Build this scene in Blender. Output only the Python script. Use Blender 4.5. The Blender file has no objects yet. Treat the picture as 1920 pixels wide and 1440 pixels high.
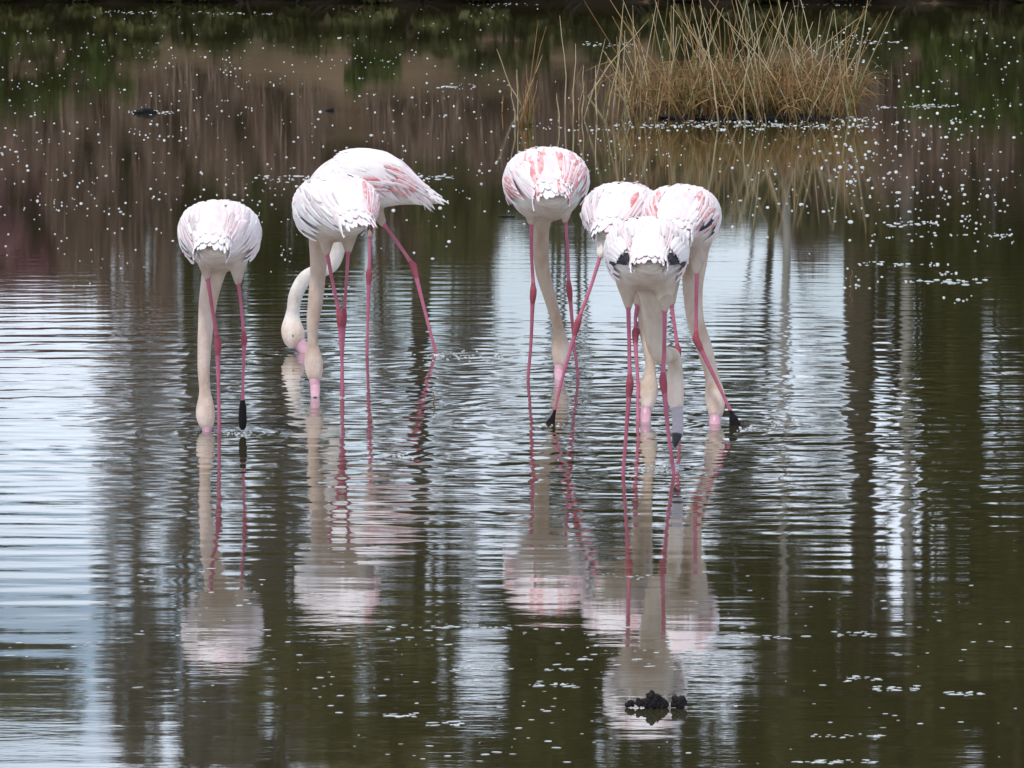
import bpy, bmesh, math, random
import numpy as np
from mathutils import Vector, Matrix

random.seed(7)
rng = np.random.default_rng(7)
sc = bpy.context.scene
col = sc.collection
R = math.radians

# ------------------------------------------------------------------ camera
W, Hh = 1920.0, 1440.0          # pixel frame of the photograph
FPX = 9134.0                    # focal length in those pixels
CAM_H = 2.33
PITCH = math.atan((720 + 350) / FPX)
cam = bpy.data.cameras.new('camera')
cam.sensor_width = 36.0
cam.lens = FPX / W * 36.0
cam.clip_start = 0.1
cam.clip_end = 3000
cam_ob = bpy.data.objects.new('camera', cam)
col.objects.link(cam_ob)
cam_ob.location = (0, 0, CAM_H)
cam_ob.rotation_euler = (math.pi / 2 - PITCH, 0, 0)
sc.camera = cam_ob

# ------------------------------------------------------------------ world
SUN_EL, SUN_AZ = 66.0, 215.0      # azimuth clockwise from +Y
world = bpy.data.worlds.new('World')
sc.world = world
world.use_nodes = True
wn = world.node_tree.nodes
wl = world.node_tree.links
wn.clear()
wo = wn.new('ShaderNodeOutputWorld')
bg = wn.new('ShaderNodeBackground')
sky = wn.new('ShaderNodeTexSky')
sky.sky_type = 'NISHITA'
sky.sun_disc = False
sky.sun_elevation = R(SUN_EL)
sky.sun_rotation = R(SUN_AZ)
sky.air_density = 1.0
sky.dust_density = 1.5
sky.ozone_density = 1.0
tc = wn.new('ShaderNodeTexCoord')
mp = wn.new('ShaderNodeMapping')
mp.inputs['Scale'].default_value = (3.0, 3.0, 9.0)
nz = wn.new('ShaderNodeTexNoise')
nz.inputs['Scale'].default_value = 1.6
nz.inputs['Detail'].default_value = 6
nz.inputs['Roughness'].default_value = 0.6
cr = wn.new('ShaderNodeValToRGB')
cr.color_ramp.elements[0].position = 0.36
cr.color_ramp.elements[1].position = 0.60
mx = wn.new('ShaderNodeMix')
mx.data_type = 'RGBA'
mx.inputs[7].default_value = (8.8, 9.7, 11.2, 1)      # lit cloud, in the sky texture's units
wl.new(tc.outputs['Generated'], mp.inputs['Vector'])
wl.new(mp.outputs['Vector'], nz.inputs['Vector'])
wl.new(nz.outputs['Fac'], cr.inputs['Fac'])
wl.new(cr.outputs['Color'], mx.inputs[0])
wl.new(sky.outputs['Color'], mx.inputs[6])
wl.new(mx.outputs[2], bg.inputs['Color'])
bg.inputs['Strength'].default_value = 0.13
wl.new(bg.outputs['Background'], wo.inputs['Surface'])

sun = bpy.data.lights.new('sun', 'SUN')
sun.energy = 2.0
sun.angle = R(5)
sun.color = (1.0, 0.95, 0.87)
sun_ob = bpy.data.objects.new('sun', sun)
col.objects.link(sun_ob)
_sd = Vector((math.sin(R(SUN_AZ)) * math.cos(R(SUN_EL)), math.cos(R(SUN_AZ)) * math.cos(R(SUN_EL)), math.sin(R(SUN_EL))))
sun_ob.rotation_euler = _sd.to_track_quat('Z', 'Y').to_euler()
sun_ob.location = (0, 0, 50)

sc.view_settings.view_transform = 'Standard'
sc.view_settings.look = 'None'
sc.view_settings.exposure = 0.08
sc.view_settings.gamma = 1.0
sc.view_settings.use_curve_mapping = False
sc.cycles.max_bounces = 6
sc.cycles.glossy_bounces = 4
sc.cycles.diffuse_bounces = 2
sc.cycles.transparent_max_bounces = 6
sc.cycles.caustics_reflective = True
sc.cycles.sample_clamp_indirect = 3.0
sc.cycles.caustics_refractive = False

# ------------------------------------------------------------------ helpers
def dist(py):
    """ground distance of the water point seen at photo row py"""
    return CAM_H / math.tan(PITCH + math.atan((py - 720) / FPX))

def P(px, py, d):
    """world point at ground distance d on the sight line of a photo position"""
    a = PITCH + math.atan((py - 720) / FPX)
    depth = d * math.cos(PITCH) + (d * math.tan(a)) * math.sin(PITCH)
    return Vector(((px - 960) / FPX * depth, d, CAM_H - d * math.tan(a)))

def PW(px, py):
    return P(px, py, dist(py))

def px_m(d):
    return d / FPX

def link(o, parent=None):
    col.objects.link(o)
    if parent is not None:
        o.parent = parent
    return o

def mesh_obj(name, verts, faces, mat, parent=None, smooth=True):
    me = bpy.data.meshes.new(name)
    me.from_pydata([tuple(v) for v in verts], [], [tuple(f) for f in faces])
    if smooth:
        me.polygons.foreach_set('use_smooth', [True] * len(me.polygons))
    me.update()
    for m in (mat if isinstance(mat, (list, tuple)) else [mat]):
        me.materials.append(m)
    return link(bpy.data.objects.new(name, me), parent)

def np_mesh(name, verts, faces, smooth=True):
    """fast mesh from numpy arrays; faces is (n,3) or (n,4)"""
    me = bpy.data.meshes.new(name)
    n, k = faces.shape
    me.vertices.add(len(verts))
    me.vertices.foreach_set('co', np.asarray(verts, np.float32).ravel())
    me.loops.add(n * k)
    me.loops.foreach_set('vertex_index', faces.astype(np.int32).ravel())
    me.polygons.add(n)
    me.polygons.foreach_set('loop_start', np.arange(0, n * k, k, dtype=np.int32))
    me.polygons.foreach_set('loop_total', np.full(n, k, np.int32))
    me.polygons.foreach_set('use_smooth', np.full(n, smooth, bool))
    me.update(calc_edges=True)
    return me

def tag(o, label=None, cat=None, group=None, kind=None):
    if label: o['label'] = label
    if cat: o['category'] = cat
    if group: o['group'] = group
    if kind: o['kind'] = kind
    return o

def empty(name, loc, label, cat, group=None):
    o = bpy.data.objects.new(name, None)
    o.empty_display_size = 0.1
    o.location = loc
    col.objects.link(o)
    return tag(o, label, cat, group)

def tube(pts, rads, seg=12, flat=None, closed=True):
    """closed tube through pts; flat = (axis vector, factor) squashes sections"""
    pts = [Vector(p) for p in pts]
    n = len(pts)
    verts, faces = [], []
    prev = None
    for i, p in enumerate(pts):
        t = (pts[min(i + 1, n - 1)] - pts[max(i - 1, 0)]).normalized()
        if prev is None:
            a = Vector((1, 0, 0)) if abs(t.x) < 0.8 else Vector((0, 1, 0))
            u = (a - t * a.dot(t)).normalized()
        else:
            u = (prev - t * prev.dot(t)).normalized()
        prev = u
        v = t.cross(u)
        for k in range(seg):
            an = 2 * math.pi * k / seg
            o = u * (math.cos(an) * rads[i]) + v * (math.sin(an) * rads[i])
            if flat:
                ax, f = flat
                o = o - ax * (o.dot(ax) * (1 - f))
            verts.append(p + o)
    for i in range(n - 1):
        for k in range(seg):
            a, b = i * seg + k, i * seg + (k + 1) % seg
            faces.append((a, b, b + seg, a + seg))
    if closed:
        c0 = len(verts); verts.append(pts[0])
        c1 = len(verts); verts.append(pts[-1])
        for k in range(seg):
            faces.append((c0, (k + 1) % seg, k))
            faces.append((c1, (n - 1) * seg + k, (n - 1) * seg + (k + 1) % seg))
    return verts, faces

def crom(vals, n):
    """Catmull-Rom resample of an (m,k) array to n rows"""
    a = np.asarray(vals, float)
    m = len(a)
    t = np.linspace(0, m - 1, n)
    i = np.minimum(t.astype(int), m - 2)
    f = (t - i)[:, None]
    p0 = a[np.maximum(i - 1, 0)]; p1 = a[i]; p2 = a[i + 1]; p3 = a[np.minimum(i + 2, m - 1)]
    return 0.5 * (2 * p1 + (p2 - p0) * f + (2 * p0 - 5 * p1 + 4 * p2 - p3) * f ** 2 + (3 * p1 - p0 - 3 * p2 + p3) * f ** 3)

class Soup:
    def __init__(s): s.v = []; s.f = []
    def add(s, v, f):
        o = len(s.v)
        s.v += [tuple(x) for x in v]
        s.f += [tuple(i + o for i in q) for q in f]
        return s

# ------------------------------------------------------------------ materials
def mat(name, color, rough=0.6, spec=0.3, noise=None, bump=None, attr=None, mul=False, trans=0.0):
    """noise=(scale vec3, amount, second colour); bump=(scale vec3, strength, distance)"""
    m = bpy.data.materials.new(name)
    m.use_nodes = True
    nt = m.node_tree
    b = nt.nodes['Principled BSDF']
    b.inputs['Base Color'].default_value = (*color, 1)
    b.inputs['Roughness'].default_value = rough
    b.inputs['Specular IOR Level'].default_value = spec
    tcx = nt.nodes.new('ShaderNodeTexCoord')
    src = None
    if attr:
        at = nt.nodes.new('ShaderNodeAttribute'); at.attribute_name = attr
        src = at.outputs['Color']
    if noise:
        sc_, amt, c2 = noise
        mpp = nt.nodes.new('ShaderNodeMapping'); mpp.inputs['Scale'].default_value = sc_
        nzz = nt.nodes.new('ShaderNodeTexNoise'); nzz.inputs['Scale'].default_value = 1; nzz.inputs['Detail'].default_value = 5
        nt.links.new(tcx.outputs['Object'], mpp.inputs['Vector'])
        nt.links.new(mpp.outputs['Vector'], nzz.inputs['Vector'])
        rp = nt.nodes.new('ShaderNodeValToRGB')
        rp.color_ramp.elements[0].position = 0.38; rp.color_ramp.elements[1].position = 0.66
        nt.links.new(nzz.outputs['Fac'], rp.inputs['Fac'])
        ml = nt.nodes.new('ShaderNodeMath'); ml.operation = 'MULTIPLY'; ml.inputs[1].default_value = amt
        nt.links.new(rp.outputs['Color'], ml.inputs[0])
        mi = nt.nodes.new('ShaderNodeMix'); mi.data_type = 'RGBA'
        if mul: mi.blend_type = 'MULTIPLY'
        mi.inputs[6].default_value = (*color, 1)
        if src is not None:
            nt.links.new(src, mi.inputs[6])
        mi.inputs[7].default_value = (*c2, 1)
        nt.links.new(ml.outputs[0], mi.inputs[0])
        src = mi.outputs[2]
    if src is not None:
        nt.links.new(src, b.inputs['Base Color'])
    if bump:
        sc_, st, ds = bump
        mpp = nt.nodes.new('ShaderNodeMapping'); mpp.inputs['Scale'].default_value = sc_
        nzz = nt.nodes.new('ShaderNodeTexNoise'); nzz.inputs['Scale'].default_value = 1; nzz.inputs['Detail'].default_value = 4
        nt.links.new(tcx.outputs['Object'], mpp.inputs['Vector'])
        nt.links.new(mpp.outputs['Vector'], nzz.inputs['Vector'])
        bp = nt.nodes.new('ShaderNodeBump'); bp.inputs['Strength'].default_value = st; bp.inputs['Distance'].default_value = ds
        nt.links.new(nzz.outputs['Fac'], bp.inputs['Height'])
        nt.links.new(bp.outputs['Normal'], b.inputs['Normal'])
    if trans:
        tr = nt.nodes.new('ShaderNodeBsdfTranslucent')
        tr.inputs['Color'].default_value = (*color, 1)
        if src is not None: nt.links.new(src, tr.inputs['Color'])
        ms = nt.nodes.new('ShaderNodeMixShader'); ms.inputs[0].default_value = trans
        nt.links.new(b.outputs[0], ms.inputs[1]); nt.links.new(tr.outputs[0], ms.inputs[2])
        nt.links.new(ms.outputs[0], nt.nodes['Material Output'].inputs['Surface'])
    return m

WHITE = (0.80, 0.775, 0.78)
M_BODY = mat('plumage_skin', WHITE, 0.75, 0.15, noise=((24, 24, 12), 0.85, (0.78, 0.68, 0.61)), bump=((140, 140, 60), 0.6, 0.006), attr='Col', mul=True)
M_WHITE = mat('white_feather', (0.80, 0.765, 0.765), 0.75, 0.1, noise=((22, 22, 22), 0.65, (0.72, 0.60, 0.60)), bump=((25, 260, 25), 0.4, 0.003))
M_BLUSH = mat('blush_feather', (0.76, 0.58, 0.60), 0.75, 0.1, noise=((30, 30, 30), 0.7, (0.80, 0.74, 0.75)), bump=((25, 260, 25), 0.4, 0.003))
M_CORAL = mat('coral_feather', (0.62, 0.21, 0.21), 0.7, 0.15, noise=((38, 38, 38), 0.85, (0.80, 0.60, 0.60)), bump=((25, 260, 25), 0.4, 0.003))
M_BLACK = mat('black_feather', (0.012, 0.011, 0.018), 0.5, 0.3, bump=((25, 260, 25), 0.4, 0.003))
M_GREYF = mat('grey_feather', (0.50, 0.44, 0.45), 0.7, 0.15, noise=((30, 120, 30), 0.5, (0.66, 0.62, 0.64)), bump=((25, 260, 25), 0.4, 0.003))
M_BILL = mat('bill_pink', (0.62, 0.30, 0.42), 0.35, 0.5, noise=((60, 60, 60), 0.5, (0.8, 0.7, 0.7)), attr='Col', mul=True)
M_EYE = mat('eye', (0.30, 0.22, 0.06), 0.1, 0.6)
M_FOAM = mat('foam', (0.60, 0.63, 0.62), 0.3, 0.5, noise=((7, 7, 7), 0.85, (0.26, 0.28, 0.27)))
M_MUD = mat('wet_mud', (0.006, 0.005, 0.006), 0.6, 0.2, noise=((60, 60, 60), 0.7, (0.016, 0.013, 0.014)), bump=((120, 120, 120), 0.8, 0.006))
M_STRAW = mat('straw_stem', (0.36, 0.235, 0.10), 0.6, 0.25, noise=((6, 6, 9), 0.8, (0.26, 0.15, 0.06)), trans=0.15)
M_STRAW2 = mat('pale_straw_stem', (0.52, 0.43, 0.27), 0.6, 0.25, noise=((6, 6, 9), 0.7, (0.34, 0.24, 0.12)), trans=0.15)
M_STRAW3 = mat('brown_straw_stem', (0.26, 0.14, 0.055), 0.65, 0.2, noise=((6, 6, 9), 0.7, (0.12, 0.06, 0.03)), trans=0.1)
M_STRAWG = mat('olive_straw_stem', (0.22, 0.19, 0.06), 0.6, 0.25, noise=((6, 6, 9), 0.7, (0.12, 0.10, 0.03)), trans=0.15)
M_BARK = mat('bark', (0.06, 0.045, 0.032), 0.9, 0.1, noise=((8, 8, 2), 0.8, (0.11, 0.09, 0.07)), bump=((14, 14, 3), 0.8, 0.05))
M_SOIL = mat('bank_soil', (0.075, 0.054, 0.034), 0.95, 0.1, noise=((1.1, 1.1, 1.1), 0.9, (0.13, 0.09, 0.06)), bump=((5, 5, 5), 0.7, 0.08))

def leaf_mat(name, c, c2):
    return mat(name, c, 0.6, 0.25, noise=((0.9, 0.9, 0.9), 0.9, c2), trans=0.25)
L_DARK = leaf_mat('dark_leaf', (0.032, 0.036, 0.011), (0.11, 0.108, 0.036))
L_OLIVE = leaf_mat('olive_leaf', (0.11, 0.108, 0.042), (0.20, 0.175, 0.085))
L_GREEN = leaf_mat('green_leaf', (0.055, 0.085, 0.016), (0.10, 0.12, 0.03))
L_BROWN = leaf_mat('brown_leaf', (0.23, 0.145, 0.115), (0.33, 0.235, 0.18))
L_MAROON = leaf_mat('maroon_leaf', (0.27, 0.105, 0.125), (0.33, 0.20, 0.20))
L_GREY = leaf_mat('grey_twig', (0.17, 0.14, 0.12), (0.24, 0.20, 0.17))

# ------------------------------------------------------------------ water and terrain
# water: Principled, murky olive body under a mirror-like surface
M_WATER = bpy.data.materials.new('pond_water')
M_WATER.use_nodes = True
nt = M_WATER.node_tree
b = nt.nodes['Principled BSDF']
b.inputs['Base Color'].default_value = (0.048, 0.043, 0.017, 1)
b.inputs['Roughness'].default_value = 0.035
b.inputs['IOR'].default_value = 1.7
b.inputs['Specular IOR Level'].default_value = 0.5
tcx = nt.nodes.new('ShaderNodeTexCoord')
def wnoise(scale, detail):
    m_ = nt.nodes.new('ShaderNodeMapping'); m_.inputs['Scale'].default_value = scale
    n_ = nt.nodes.new('ShaderNodeTexNoise'); n_.inputs['Scale'].default_value = 1; n_.inputs['Detail'].default_value = detail
    nt.links.new(tcx.outputs['Object'], m_.inputs['Vector']); nt.links.new(m_.outputs['Vector'], n_.inputs['Vector'])
    return n_.outputs['Fac']
n1 = wnoise((7, 22, 1), 3)
n2 = wnoise((0.9, 0.5, 1), 2)
rp = nt.nodes.new('ShaderNodeValToRGB')
rp.color_ramp.elements[0].position = 0.40; rp.color_ramp.elements[0].color = (0.25, 0.25, 0.25, 1)
rp.color_ramp.elements[1].position = 0.65
nt.links.new(n2, rp.inputs['Fac'])
ml = nt.nodes.new('ShaderNodeMath'); ml.operation = 'MULTIPLY'
nt.links.new(n1, ml.inputs[0]); nt.links.new(rp.outputs['Color'], ml.inputs[1])
bp = nt.nodes.new('ShaderNodeBump'); bp.inputs['Strength'].default_value = 1.0; bp.inputs['Distance'].default_value = 0.00045
nt.links.new(ml.outputs[0], bp.inputs['Height'])
nt.links.new(bp.outputs['Normal'], b.inputs['Normal'])
gl = nt.nodes.new('ShaderNodeBsdfGlossy'); gl.inputs['Roughness'].default_value = 0.03; gl.inputs['Color'].default_value = (.95, .95, .95, 1)
nt.links.new(bp.outputs['Normal'], gl.inputs['Normal'])
mw = nt.nodes.new('ShaderNodeMixShader'); mw.inputs[0].default_value = 0.40
nt.links.new(b.outputs[0], mw.inputs[1]); nt.links.new(gl.outputs[0], mw.inputs[2])
nt.links.new(mw.outputs[0], nt.nodes['Material Output'].inputs['Surface'])

def grade(lo, hi, parts):
    """parts: list of (start, end, step)"""
    out = []
    for a, b_, s in parts:
        out.append(np.arange(a, b_, s))
    return np.concatenate(out + [np.array([hi])])

ys = grade(3, 130, [(3, 10.5, 0.5), (10.5, 26, 0.0135), (26, 34, 0.05), (34, 66, 0.5), (66, 130, 4)])
xs_half = np.concatenate([np.arange(0, 3.4, 0.03), np.arange(3.4, 6, 0.12), np.arange(6, 70, 2.0), np.array([70.0])])
xs = np.concatenate([-xs_half[:0:-1], xs_half])
X, Y = np.meshgrid(xs, ys)

# ripple sources: feet and bills (filled from the bird table below)
RIPPLES = []
def ripple(px, py, amp, lam, reach):
    p = PW(px, py)
    RIPPLES.append((p.x, p.y, amp, lam * 0.8, reach))
for args in [
    (411, 812, 0.55, 0.125, 2.2), (388, 808, 0.80, 0.115, 2.4), (456, 812, 0.55, 0.10, 1.6),
    (643, 745, 0.6, 0.115, 2.0), (591, 730, 0.85, 0.125, 2.4), (690, 663, 0.5, 0.12, 2.0), (818, 663, 0.7, 0.13, 2.4), (563, 660, 0.8, 0.12, 2.2),
    (990, 712, 0.7, 0.12, 2.2), (1050, 697, 0.8, 0.13, 2.4), (1084, 710, 0.5, 0.11, 2.0),
    (1030, 795, 0.85, 0.125, 2.4), (1195, 790, 0.5, 0.12, 2.0), (1210, 783, 0.8, 0.115, 2.4),
    (1340, 798, 0.85, 0.12, 2.4), (1385, 802, 0.8, 0.13, 2.6), (1274, 795, 0.5, 0.12, 2.0),
    (1168, 895, 0.7, 0.115, 1.7), (1263, 886, 0.9, 0.12, 1.9), (1268, 835, 0.8, 0.11, 2.0)]:
    ripple(*args)
for (px_, py_, a_) in [(388, 812, 1.5), (456, 812, 1.2), (591, 733, 1.5), (1050, 703, 1.4), (1210, 786, 1.3), (1340, 800, 1.4), (1030, 796, 1.2), (1240, 886, 1.5), (563, 662, 1.2), (1385, 803, 1.2)]:
    q_ = PW(px_, py_)
    RIPPLES.append((q_.x, q_.y, a_ * 1.5, 0.15, 0.32))
Z = np.zeros_like(X)
for (cx, cy, a, lam, reach) in RIPPLES:
    r = np.hypot(X - cx, Y - cy)
    ph = rng.uniform(0, 6.28)
    lam_r = lam * (0.85 + 0.12 * np.minimum(r, 4))            # longer waves run ahead
    env = np.exp(-r / reach) / np.sqrt(r + 0.25) * (1 - np.exp(-(r / 0.06) ** 2))
    th = np.arctan2(Y - cy, X - cx)
    env = env * (0.7 + 0.3 * np.sin(th * 3 + ph) * np.sin(th * 2 + 1.7 * ph))
    Z += 0.00029 * a * env * np.sin(6.2832 * r / lam_r * 1.0 + ph)
# gentle random wavelets, long crested along x
mid = np.exp(-((Y - 18.0) / 5.0) ** 2)
far = np.clip((24 - Y) / 6, 0.0, 1)
for k in range(46):
    lam = rng.uniform(0.07, 0.34)
    an = rng.normal(0, 0.16)
    ph = rng.uniform(0, 6.28)
    kx, ky = math.sin(an) * 6.2832 / lam, math.cos(an) * 6.2832 / lam
    pk = 0.5 + 0.5 * np.sin(X * rng.uniform(0.4, 1.6) + Y * rng.uniform(0.3, 1.3) + rng.uniform(0, 6.28))
    Z += 0.0072 * lam / 6.2832 * pk ** 2 * (0.12 * far + 0.6 * mid) * np.sin(kx * X + ky * Y + ph)
fade = np.clip((6.0 - np.abs(X)) / 2.6, 0, 1) * np.clip((Y - 10.4) / 0.8, 0, 1) * np.clip((34 - Y) / 8, 0, 1)
Z *= fade * (0.28 + 0.72 / (1 + np.exp(-(Y - 15.4) / 0.35)))
ny, nx = X.shape
idx = np.arange(ny * nx).reshape(ny, nx)
F = np.stack([idx[:-1, :-1], idx[:-1, 1:], idx[1:, 1:], idx[1:, :-1]], -1).reshape(-1, 4)
me = np_mesh('pond_water', np.stack([X, Y, Z], -1).reshape(-1, 3), F)
me.materials.append(M_WATER)
tag(link(bpy.data.objects.new('pond_water', me)), kind='structure')

# terrain: one sheet, pond basin cut into it, banks rising round it
def bank_y(x):
    return 61.0 + 0.9 * np.sin(x * 0.33 + 1.0) + 0.5 * np.sin(x * 0.9 + 0.3) - 1.6 * np.exp(-((x - 2.0) / 3.2) ** 2)
def ground_z(x, y):
    s = y - bank_y(x)
    far_z = np.where(s < 0, np.maximum(-0.9, s * 0.22), 0.25 * (1 - np.exp(-s / 0.5)) + 3.1 * (1 - np.exp(-(s / 4.2) ** 1.5)) + 0.02 * np.maximum(s - 12, 0))
    side = np.abs(x) - 62
    side_z = np.where(side < 0, np.maximum(-0.9, side * 0.15), 0.6 * (1 - np.exp(-side / 3)) + 0.01 * side)
    near = 4.5 - y
    near_z = np.where(near < 0, np.maximum(-0.9, near * 0.3), 0.55 * (1 - np.exp(-near / 1.5)))
    return np.maximum(np.maximum(far_z, side_z), near_z)
gy = np.concatenate([-np.geomspace(900, 10, 14), np.arange(-8, 8, 1.0), np.arange(8, 56, 4.0), np.arange(56, 76, 0.35), np.geomspace(76, 1500, 22)])
gxh = np.concatenate([np.arange(0, 14, 0.45), np.arange(14, 60, 3.0), np.arange(60, 72, 1.5), np.geomspace(72, 1500, 16)])
gx = np.concatenate([-gxh[:0:-1], gxh])
GX, GY = np.meshgrid(gx, gy)
GZ = ground_z(GX, GY)
GZ += np.where(GZ > 0.1, 1, 0) * 0.06 * (np.sin(GX * 2.1 + GY) + np.sin(GY * 2.7 - GX * 1.3))
n_y, n_x = GX.shape
idx = np.arange(n_y * n_x).reshape(n_y, n_x)
F = np.stack([idx[:-1, :-1], idx[:-1, 1:], idx[1:, 1:], idx[1:, :-1]], -1).reshape(-1, 4)
me = np_mesh('ground', np.stack([GX, GY, GZ], -1).reshape(-1, 3), F)
me.materials.append(M_SOIL)
tag(link(bpy.data.objects.new('ground', me)), kind='structure')

# ------------------------------------------------------------------ far bank vegetation
def leaves(blobs, n, size, flat=1.0, strand=False):
    """leaf-sized quads spread through ellipsoid clumps (x,y,z,rx,ry,rz)"""
    bl = np.array(blobs, float)
    w = bl[:, 3] * bl[:, 4] * bl[:, 5]
    w = w ** 0.7
    which = rng.choice(len(bl), n, p=w / w.sum())
    B = bl[which]
    d = rng.normal(size=(n, 3)); d /= np.linalg.norm(d, axis=1)[:, None]
    rad = rng.uniform(0.35, 1.0, n) ** 0.6 * (1 + 0.18 * rng.normal(size=n))
    c = B[:, :3] + d * B[:, 3:6] * rad[:, None]
    u = rng.normal(size=(n, 3))
    if strand:
        u = u * 0.28 + np.array([0, 0, 1.0])
    u /= np.linalg.norm(u, axis=1)[:, None]
    v = np.cross(u, rng.normal(size=(n, 3))); v /= np.linalg.norm(v, axis=1)[:, None]
    s = size * rng.uniform(0.6, 1.4, n)[:, None]
    a = 3.0 if strand else 1.0
    wv = 0.16 if strand else 0.55
    V = np.stack([c - u * s * a, c + v * s * wv, c + u * s * a, c - v * s * wv], 1).reshape(-1, 3)
    Fq = np.arange(n * 4).reshape(n, 4)
    return V, Fq

def leaf_part(name, blobs, n, size, m, parent, strand=False):
    V, Fq = leaves(blobs, n, size, strand=strand)
    me = np_mesh(name, V, Fq, smooth=False)
    me.materials.append(m)
    o = link(bpy.data.objects.new(name, me), parent)
    return tag(o, kind='stuff')

def bank_pt(px, B):
    x = (px - 960) / FPX * B
    return x, float(ground_z(np.array(x), np.array(B)))

def limb_soup(base, top, r0, r1, crown, nb, seg=8):
    s = Soup()
    n = 7
    pts = [base.lerp(top, i / (n - 1)) + Vector((random.uniform(-.06, .06), random.uniform(-.06, .06), 0)) * (1 if 0 < i < n - 1 else 0) for i in range(n)]
    s.add(*tube(pts, [r0 + (r1 - r0) * i / (n - 1) for i in range(n)], seg))
    for k in range(nb):
        c = Vector(random.choice(crown)[:3])
        q = pts[random.randint(n // 2, n - 2)]
        mid_ = q.lerp(c, 0.5) + Vector((0, 0, 0.12 * (c - q).length))
        s.add(*tube([q, mid_, c], [r1 * 0.9, r1 * 0.6, r1 * 0.15], 6))
    return s

def tree(name, label, group, px, B, trunk_r, top_h, blobs, n, size, leafm, cat='tree', nb=9):
    x, gz = bank_pt(px, B)
    root = empty(name, (x, B, gz), label, cat, group)
    bl = []
    for (bpx, h, rx, rz, *dy) in blobs:
        bx = (bpx - 960) / FPX * B - x
        # each clump is broken into smaller tufts so the outline stays uneven
        for k in range(9):
            a = random.uniform(0, 6.28); q = random.uniform(0.2, 0.85)
            bl.append((bx + math.cos(a) * q * rx, random.uniform(-1, 1) * rx * 0.8, h - gz + math.sin(a) * q * rz,
                       rx * random.uniform(.24, .42), rx * random.uniform(.24, .42), rz * random.uniform(.22, .40)))
    s = limb_soup(Vector((0, 0, -0.2)), Vector((0, 0, top_h - gz)), trunk_r, trunk_r * 0.4, bl, nb)
    mesh_obj('trunk', s.v, s.f, M_BARK, root)
    leaf_part('crown', bl, int(n * 1.7), size * 1.35, leafm, root)
    return root

TG = 'trees beyond the far bank'
tree('pine_tree', 'tall dark pine with a thick straight trunk, mirrored right of the flamingos', TG, 1622, 64.5, 0.24, 12.5,
     [(1180, 9.2, 1.6, 1.3), (1420, 9.0, 1.5, 1.4), (1560, 10.2, 1.5, 1.6), (1300, 11.2, 1.9, 1.5), (1640, 12.2, 1.6, 1.3), (1060, 10.4, 1.3, 1.2), (1200, 13.2, 2.2, 1.6), (1500, 14.6, 2.4, 1.8), (1110, 8.6, 1.0, 0.9), (1010, 8.2, .8, .8), (1240, 8.0, 1.1, .9), (1390, 8.0, 1.1, 1.0), (1520, 8.2, .9, 1.0), (1570, 9.2, .7, .9), (1560, 11.8, .9, 1.0)], 15000, 0.11, L_DARK)
tree('evergreen_tree', 'broad dark evergreen leafy to the ground, mirrored along the right edge', TG, 1960, 64.0, 0.2, 12.0,
     [(1795, 3.6, 0.75, 1.3), (1800, 5.6, 0.75, 1.4), (1815, 7.4, 0.78, 1.4), (1930, 4.6, .9, 1.5), (1930, 6.6, .9, 1.5), (1930, 8.6, 1.0, 1.5), (1800, 9.2, .85, 1.2), (1790, 9.8, 1.1, 1.5), (2010, 4.2, 1.1, 1.6), (2050, 7.6, 1.3, 2.0), (1990, 11.2, 1.3, 1.5), (1900, 13.6, 1.6, 1.8)], 24000, 0.11, L_DARK)
tree('oak_tree', 'spreading olive oak whose crown is mirrored below the middle flamingos', TG, 790, 66.0, 0.15, 11.0,
     [(610, 9.2, 1.1, 1.0), (760, 8.6, 1.3, 1.1), (930, 8.9, 1.3, 1.1), (700, 10.6, 1.5, 1.2), (900, 11.0, 1.5, 1.2), (1040, 9.6, 1.0, 1.0), (760, 13.0, 2.2, 1.5), (980, 13.8, 2.0, 1.4)], 12000, 0.11, L_OLIVE)
tree('birch_tree', 'thin half-bare birch with sky between its twigs, mirrored under the leftmost flamingo', TG, 345, 66.5, 0.075, 12.0,
     [(230, 9.0, 0.6, 1.3), (330, 10.2, 0.9, 1.7), (430, 8.8, 0.55, 1.1), (300, 12.0, 1.0, 1.0)], 1700, 0.09, L_GREY, nb=16)
tree('ash_tree', 'slender bare-limbed ash mirrored just right of the leftmost flamingo', TG, 520, 67.0, 0.08, 12.0,
     [(500, 7.6, 0.5, 1.0), (540, 9.6, 0.8, 1.4), (470, 11.4, 0.9, 1.2)], 2600, 0.09, L_GREY, nb=14)
tree('alder_tree', 'dark alder standing left of the open sky gap', TG, -120, 66.0, 0.12, 12.0,
     [(-60, 9.6, 1.0, 0.8), (60, 9.6, 0.9, 0.6), (-180, 8.0, 1.1, 1.4), (-260, 10.8, 1.5, 1.6), (-200, 5.0, 0.9, 1.2)], 9000, 0.11, L_OLIVE)
tree('willow_tree', 'slim willow with a sparse crown in front of the dark evergreen', TG, 1745, 65.5, 0.07, 11.0,
     [(1705, 9.2, 0.42, 0.9), (1745, 9.6, 0.4, 1.0), (1770, 10.8, 0.7, 1.0), (1700, 11.4, 0.8, 0.9), (1720, 13.0, 0.8, 0.9)], 5200, 0.09, L_GREEN, nb=8)
M_PALE = mat('pale_bark', (0.36, 0.34, 0.30), 0.8, 0.15, noise=((3, 3, 5), 0.8, (0.16, 0.14, 0.12)))
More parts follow.
